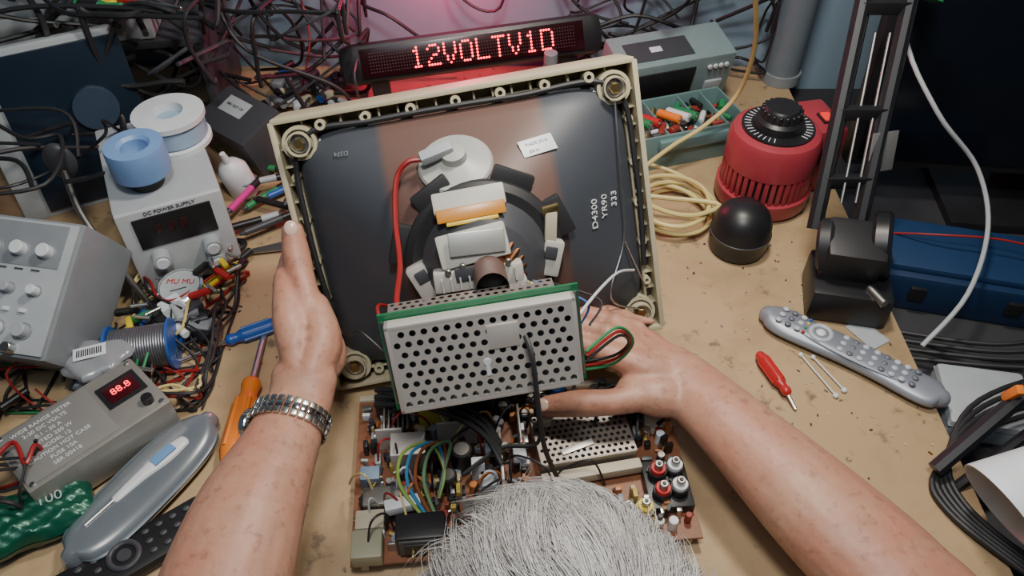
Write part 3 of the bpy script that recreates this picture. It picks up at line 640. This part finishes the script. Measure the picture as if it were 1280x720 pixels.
for i in range(110):
    x,y=U(.22,.47),U(.42,.85)
    if R()<.4: x,y=U(-.36,-.2),U(.55,.85)
    de.box('crumb',[dark,steel,beige,copper][i%4],(U(.001,.005),U(.001,.003),.001),(x,y,.0008),(0,0,U(0,180)),bv=0)
de.done()

# ------------------------------------------------------------------ left side equipment
ps=Asm('bench_power_supply',(-.465,.855,0),(0,0,26))
ps.box('case',lgrey,(.128,.2,.128),(0,0,.071),bv=.004); ps.box('front_panel',M('psu_panel',(.48,.5,.52),.45),(.126,.008,.126),(0,-.102,.071),bv=.002); ps.box('display',black,(.094,.003,.046),(0,-.1065,.101)); ps.text('panel_text',dark,'DC POWER SUPPLY',.007,(0,-.1065,.129),(90,0,0))
for i in range(3): ps.box('led_digits',M('dim_led',(.03,.008,.008),.3),(.008,.001,.014),(-.02+i*.015,-.1085,.104))
for x,z in ((-.03,.062),(.033,.062),(.033,.037)): ps.cyl('knob',lgrey,.0115,.016,(x,-.114,z),(90,0,0)); ps.cyl('knob_cap',white,.008,.003,(x,-.1235,z),(90,0,0))
for x,m in ((-.035,black),(0,green),(.035,red)): ps.cyl('binding_post',m,.0065,.018,(x,-.115,.018),(90,0,0))
ps.box('push_button',grey,(.014,.006,.008),(-.035,-.108,.04)); 
for x in (-.045,.045):
    for y in (-.085,.085): ps.cyl('foot',rubber,.008,.007,(x,y,.0035))
for i in range(9): ps.box('vent',dark,(.001,.09,.004),(.0645,.02,.03+i*.011),bv=0)
ps.done()
sp=Asm('blue_tape_spool',(-.455,.80,.135)); sp.cyl('hub',black,.02,.02,(0,0,.01))
sp.lathe('spool',M('pale_blue_plastic',(.18,.32,.60),.4),[(.016,.02),(.034,.02),(.035,.024),(.035,.055),(.034,.059),(.02,.059),(.016,.055),(.016,.02)]); sp.lathe('inner',white,[(.0,.035),(.0155,.035),(.0155,.036),(0,.036)]); sp.done()
wr=Asm('white_wire_reel',(-.447,.895,.135)); wr.lathe('reel',white,[(0,0),(.046,0),(.046,.006),(.040,.008),(.040,.034),(.046,.036),(.046,.043),(.02,.045),(.018,.03),(0,.03)]); wr.lathe('wound_film',M('pale_blue_film',(.3,.42,.55),.3),[(.0405,.009),(.0425,.01),(.0425,.033),(.0405,.034)]); wr.done()
dm=Asm('dark_tablet_panel',(-.60,.93,.0),(-14,0,28)); dm.box('frame',lgrey,(.2,.02,.24),(-.01,.012,.12),bv=.006); dm.box('screen',M('dark_blue_glass',(.009,.018,.032),.25),(.17,.006,.22),(.01,-.001,.12),bv=.002); dm.cyl('suction_pad',M('slate',(.03,.05,.08),.4),.03,.012,(.035,-.01,.14),(90,0,0)); dm.done()
ar=Asm('flexible_stand_rod'); ar.tube('rod',dsteel,[(-.56,.81,.145),(-.53,.76,.12),(-.49,.72,.08),(-.455,.70,.01)],.004); ar.sph('head',dark,(.02,.01,.026),(-.565,.82,.155)); ar.cyl('base',dark,.02,.01,(-.455,.70,.005)); ar.done()
os_=Asm('oscilloscope',(-.628,.69,.045),(30,0,-10))
os_.box('case',grey,(.30,.16,.1),(0,0,.045),bv=.008); os_.box('front_panel',lgrey,(.29,.15,.004),(0,0,.0965)); os_.box('screen',M('scope_screen',(.02,.06,.06),.15),(.1,.08,.004),(-.085,.015,.099)); os_.box('panel_upper',grey,(.17,.05,.002),(.05,.047,.0985))
for i in range(5):
    for j in range(3): os_.cyl('knob',[white,lgrey,white][(i+j)%3],.0078 if j!=1 else .0055,.013,(-.01+i*.032,-.05+j*.045,.104)); os_.cyl('knob_ring',grey,.0098 if j!=1 else .007,.002,(-.01+i*.032,-.05+j*.045,.099))
for i in range(7): os_.box('button',white,(.008,.005,.004),(-.01+i*.02,-.028,.100)); os_.box('label_strip',dark,(.01,.0015,.001),(-.01+i*.02,.018,.0995),bv=0)
for i in range(3): os_.cyl('bnc_socket',steel,.006,.014,(.02+i*.045,-.07,.103))
os_.done()
pm=Asm('digital_panel_meter_box',(-.452,.497,0),(0,0,47))
pm.box('case',M('brushed_aluminium',(.36,.35,.32),.42,.6,.15,50),(.155,.09,.05),(0,0,.031),bv=.004); pm.box('label_plate',M('label_metal',(.25,.25,.24),.5,.3),(.095,.078,.001),(-.026,0,.0565)); pm.box('display',M('red_display_window',(.05,.004,.008),.2),(.034,.026,.003),(.048,.008,.0575)); pm.text('digits',M('meter_led',(1,.05,.05),.4,emit=3,ecol=(1,.04,.05)),'88.8',.013,(.048,.008,.0595))
for i in range(8): pm.text('label_print',white,['WIDE RANGE METER','2-20 DC VOLTS','0.1 - 30 A','RATED 250 W','MODEL 12','CAUTION HOT CASE','FUSE 10A','SER 00418'][i],.0068,(-.03,.031-.0088*i,.0573))
pm.box('bezel',black,(.044,.036,.002),(.048,.008,.0568)); pm.cyl('knob',black,.006,.01,(.06,-.028,.06))
for x in (-.07,.07):
    for y in (-.038,.038): pm.cyl('screw',steel,.003,.002,(x,y,.057)); pm.cyl('foot',rubber,.006,.008,(x*.85,y*.85,.003))
pm.done()
so=Asm('solder_wire_reel',(-.436,.618,.032),(0,90,12))
so.lathe('reel',blue,[(0,-.036),(.031,-.036),(.031,-.033),(.012,-.033),(.012,.033),(.031,.033),(.031,.036),(0,.036)])
for i in range(22): so.tor('wound_solder',M('solder',(.22,.23,.25),.35,.8),.0245,.0018,(0,0,-.031+i*.00295))
so.done()
dg_=Asm('round_dial_gauge',(-.420,.722,.0),(8,0,0)); dg_.lathe('case',chrome,[(0,.004),(.027,.004),(.029,.01),(.029,.038),(.026,.04),(.025,.037),(0,.037)]); dg_.cyl('face',lgrey,.0245,.001,(0,0,.0375)); dg_.text('scale_text',red,'MU MU',.011,(0,.006,.0385)); dg_.box('needle',black,(.02,.001,.0008),(0,-.006,.0385),(0,0,20),0); dg_.done()
gc=Asm('translucent_glasses_case',(-.381,.443,0),(0,0,61))
cas=M('frosted_plastic',(.17,.20,.23),.25,trans=.3)
n_=[(-.09,.012),(-.082,.024),(-.06,.031),(-.02,.034),(.03,.034),(.065,.030),(.083,.022),(.09,.012)]
gc.add('lower_shell',cas,sweep([(x,0,.016) for x,_ in n_],[(r,.015) for _,r in n_],24,4,(0,0,1),True))
gc.add('lid_rim',M('rim_grey',(.12,.15,.18),.3),sweep([(x,0,.02) for x,_ in n_],[(r*1.03,.003) for _,r in n_],24,4,(0,0,1),True))
gc.add('thermometer_body',white,sweep([(-.03,.004,.030),(0,.002,.031),(.03,-.002,.031),(.055,-.004,.030)],[(.005,.003),(.0065,.004),(.0095,.005),(.007,.004)],12,4,(0,0,1),True)); gc.box('thermometer_screen',M('blue_lcd',(.15,.3,.55),.3),(.026,.011,.002),(.03,-.002,.0365),(0,0,-5)); gc.tube('thermometer_probe',steel,[(-.03,.004,.031),(-.065,.007,.0305)],.002)
gc.done()
br=Asm('black_remote_control',(-.372,.368,0),(0,0,38)); br.box('body',black,(.16,.046,.018),(0,0,.009),bv=.007); br.tor('nav_ring',dark,.014,.003,(-.005,0,.0185)); br.cyl('nav_ok',dark,.007,.003,(-.005,0,.019))
for x in (.02,.034,.048,.062,-.03,-.045):
    for y in (-.012,0,.012): br.sph('button',dark,(.004,.003,.0018),(x,y,.0185))
br.done()
# green foil packet: pillow shape with crimped ends and creases
V=[];F=[];nx_,ny_=48,30
for side_ in (1,-1):
    o=len(V)
    for i in range(nx_+1):
        for j in range(ny_+1):
            u=i/nx_*2-1; v=j/ny_*2-1
            h=.017*(max(0,1-u**6)**.5)*(max(0,1-v**4)**.5)+.0006
            cr=1+.10*math.sin(u*9+v*4)+.07*math.sin(v*13-u*6)+.05*math.sin(u*25+v*18)
            V.append(Vector((u*.055,v*(.032+.002*math.sin(u*7)),side_*h*cr)))
    for i in range(nx_):
        for j in range(ny_):
            a=o+i*(ny_+1)+j; q=(a,a+ny_+1,a+ny_+2,a+1); F.append(q if side_>0 else q[::-1])
gpk=Asm('green_foil_packet',(-.478,.405,.021),(0,6,32)); gpk.add('foil',M('green_foil',(.005,.085,.05),.3,.25,.3,60),(V,F)); gpk.text('packet_text',lgrey,'100',.016,(.018,0,.0195))
gpk.box('crimped_end',M('silver_foil',(.4,.42,.42),.3,.8),(.005,.06,.0012),(-.055,0,0)); gpk.done()
bk=Asm('barcode_bag',(-.475,.585,0),(0,0,20)); V,F=g_sph((.04,.03,.012),24,16); V=[v*(1+.12*math.sin(v.x*200+v.y*120)) for v in V]; bk.add('bag',M('clear_bag',(.4,.42,.45),.2,trans=.4),(V,F),(0,0,.05)); bk.box('label',white,(.035,.018,.0006),(.0,0,.0635),(3,0,0)); 
for i in range(12): bk.box('bar',black,(.0012,.01,.0003),(-.013+i*.0023,0,.0642),bv=0)
bk.box('parts_block',grey,(.06,.04,.035),(0,0,.018)); bk.done()
dd=Asm('boxed_adapter_with_label',(-.395,1.05,0),(18,0,-38)); dd.box('body',dark,(.12,.08,.08),(0,0,.055),bv=.008); dd.box('label',lgrey,(.05,.03,.001),(-.01,.01,.0955)); dd.text('label_print',black,'1801 OUT 12V',.006,(-.01,.01,.0965)); dd.done()
wbt=Asm('white_squeeze_bottle',(-.400,.955,0),(12,-8,0)); wbt.lathe('bottle',white,[(0,.002),(.020,.002),(.022,.006),(.022,.05),(.015,.062),(.006,.068),(.004,.085),(0,.086)]); wbt.done()
sc=Asm('scissors',(-.365,.815,.005),(0,0,15))
for sx_ in (-1,1):
    V,F=g_tor(.014,.0038); sc.add('handle',black,([Vector((v.x*1.2,v.y*.85,v.z)) for v in V],F),(-.02,sx_*.016,0),(0,0,sx_*20)); sc.box('blade',dsteel,(.06,.008,.002),(.03,-sx_*.004,.001*sx_),(0,0,-sx_*6),0)
sc.cyl('pivot',steel,.004,.006); sc.done()
for i,(x,y,a,z,m,n) in enumerate(((-.385,.91,70,.03,magenta,'marker_pen'),(-.37,.86,25,.02,black,'marker_pen'),(-.35,.875,15,.012,dark,'marker_pen'),(-.36,.93,50,.014,green,'marker_pen'),(-.335,.90,-20,.02,black,'marker_pen'),(-.365,.945,20,.03,lgrey,'marker_pen'),(-.33,.95,40,.014,blue,'marker_pen'),(-.375,.99,-15,.02,green,'marker_pen'),(-.315,.93,80,.03,dark,'marker_pen'),(-.375,.765,60,.02,yellow,'marker_pen'),(-.34,.86,35,.02,dark,'marker_pen'))):
    a_=Asm(n,(x,y,z),(0,90,a)); a_.cyl('barrel',m,.005,.075,(0,0,0)); a_.cyl('cap',black if m!=black else lgrey,.0055,.025,(0,0,.03)); a_.cyl('nib',dark,.002,.008,(0,0,-.041),r2=.004); a_.done()
sf=Asm('equipment_shelf_unit',(-.72,1.17,0),(0,0,8)); sf.box('shelf_board',dark,(.5,.22,.012),(0,0,.17)); 
for x in (-.24,.24): sf.box('side_board',dark,(.012,.22,.17),(x,0,.085))
sf.done()
gb=Asm('grey_storage_case',(-.66,1.13,.177),(0,0,8)); gb.box('case',lgrey,(.26,.12,.05),(0,0,.025),bv=.006); gb.box('lid',grey,(.262,.122,.01),(0,0,.05),bv=.003); gb.done()
for i,(x,y,a,m) in enumerate(((-.56,1.045,-12,yellow),(-.545,1.03,-8,green),(-.53,1.055,-18,red))):
    a_=Asm('insulated_screwdriver',(x,y,.255),(0,90,a)); a_.lathe('handle',m,[(0,-.05),(.008,-.045),(.009,-.01),(.006,0),(.008,.02),(0,.025)],seg=12); a_.cyl('grip',black,.0093,.03,(0,0,-.025)); a_.cyl('shaft',steel,.0022,.07,(0,0,.055)); a_.done()
def tangle(name,n,xr,yr,zr,rr,mats,k=6,sp=.12):
    t=Asm(name)
    for i in range(n):
        p=Vector((U(*xr),U(*yr),U(*zr))); pts=[p.copy()]; d=Vector((random.gauss(0,1),random.gauss(0,1),random.gauss(0,.6)))
        for j in range(k):
            d=(d*.6+Vector((random.gauss(0,1),random.gauss(0,1),random.gauss(0,.7)))*.8); p=p+d.normalized()*sp*U(.5,1.1)
            p=Vector((min(max(p.x,xr[0]),xr[1]),min(max(p.y,yr[0]),yr[1]),min(max(p.z,zr[0]),zr[1]))); pts.append(p.copy())
        t.tube('cable',mats[i%len(mats)],pts,U(*rr),7,7)
    t.done()
tangle('wall_cable_tangle',28,(-.62,-.25),(1.09,1.3),(.01,.22),(.002,.0038),[rubber,rubber,rubber,rubber,black,rubber,rubber,dark],7,.16)
tangle('upper_left_cable_bundle',18,(-.75,-.42),(1.0,1.12),(.16,.26),(.003,.0045),[rubber,black,rubber,dark],6,.13)
tangle('rear_cable_tangle',14,(.10,.44),(1.265,1.32),(.02,.2),(.002,.0036),[rubber,rubber,black,rubber],6,.13)
tangle('test_lead_tangle',34,(-.48,-.355),(.55,.77),(.004,.035),(.0012,.002),[rubber,redw,rubber,yelcab,rubber,black],6,.07)
tangle('hookup_wire_pile',18,(-.62,-.42),(.545,.61),(.004,.05),(.0012,.0022),[rubber,black,redw,rubber,green],6,.08)
tangle('lower_left_lead_tangle',8,(-.56,-.48),(.40,.46),(.004,.07),(.0015,.0025),[rubber,redw,black,rubber],6,.07)
tangle('left_edge_cables',9,(-.85,-.52),(.70,.93),(.12,.18),(.002,.003),[rubber,rubber,black],6,.12)
ww=Asm('wall_hanging_wires')
for pts,m,r in (([(-.42,1.31,.26),(-.35,1.26,.14),(-.25,1.2,.07),(-.13,1.25,.03)],rubber,.003),([(-.38,1.31,.24),(-.36,1.29,.18),(-.34,1.25,.1),(-.36,1.2,.02)],redw,.0018),([(-.3,1.31,.24),(-.26,1.3,.14),(-.2,1.27,.12),(-.1,1.28,.03)],rubber,.003),([(-.1,1.31,.26),(-.09,1.3,.15),(-.02,1.29,.13),(.0,1.31,.26)],rubber,.0025),([(0.06,1.31,.26),(.09,1.3,.16),(.13,1.29,.12),(.2,1.29,.1)],rubber,.0028),([(.1,1.31,.26),(.13,1.3,.17),(.19,1.3,.17),(.3,1.31,.25)],rubber,.0028)):
    ww.tube('wire',m,pts,r)
for k in range(20): ww.tor('coiled_lead',dsteel,.013,.002,(.235+k*.0035,1.15+.002*k,.235+.003*k),(0,75,25))
ww.done()
cl=Asm('crocodile_clips')
for i,(x,y) in enumerate(((-.385,.78),(-.378,.76),(-.40,.745),(-.37,.735),(-.45,.66),(-.43,.57),(-.46,.65),(-.39,.7),(-.47,.67))):
    m=[red,yellow,black,red,green,black,yellow,red,black][i]; cl.box('boot',m,(.028,.008,.008),(x,y,.04),(0,U(-20,20),U(0,180)),.003); cl.cyl('plug',steel,.0025,.02,(x+.015,y+.005,.045),(90,0,U(0,180)))
cl.done()
jk=Asm('assorted_bench_junk')
for i in range(100):
    if i<50: x,y=U(-.33,-.28),U(1.05,1.25)
    elif i<80: x,y=U(-.46,-.38),U(.65,.69)
    else: x,y=U(-.7,-.56),U(.5,.56)
    m=[dark,lgrey,black,dark,grey,dark,white,black,beige,blue][int(R()*10)]; z=U(.01,.03)
    if i<50: x=U(-.42,-.28); y=U(1.14,1.28)
    if R()<.5: jk.box('block',m,(U(.012,.035),U(.01,.03),U(.008,.018)),(x,y,z),(U(-10,10),U(-10,10),U(0,180)),.003)
    else: jk.cyl('connector',m,U(.004,.008),U(.015,.035),(x,y,z),(90,0,U(0,180)),seg=14)
jk.done()

# ------------------------------------------------------------------ lights & camera
def area(name,loc,tgt,size,e,col):
    l=bpy.data.lights.new(name,'AREA'); l.shape='DISK'; l.size=size; l.energy=e; l.color=col
    o=bpy.data.objects.new(name,l); o.location=loc; o.rotation_euler=(Vector(tgt)-Vector(loc)).to_track_quat('-Z','Y').to_euler(); bpy.context.collection.objects.link(o)
area('desk_lamp_light',(.18,.74,.96),(.1,.6,0),.14,8,(1,.93,.82))
area('overhead_lamp_light',(.0,.12,1.35),(.05,.6,0),.22,11,(1,.97,.92))
area('ceiling_fill',(-.2,-.3,1.8),(-.1,.6,0),1.0,7,(.7,.86,1))  # bluish room fill added under the ceiling, no fixture there
w=bpy.data.worlds.new('world'); bpy.context.scene.world=w; w.use_nodes=True; w.node_tree.nodes['Background'].inputs[0].default_value=(.3,.4,.5,1); w.node_tree.nodes['Background'].inputs[1].default_value=.3
cd=bpy.data.cameras.new('camera'); cd.lens=28.125; cd.sensor_width=36; cd.clip_start=.01
co=bpy.data.objects.new('camera',cd); co.location=(0,0,.75); co.rotation_euler=(D(45),0,0); bpy.context.collection.objects.link(co); bpy.context.scene.camera=co
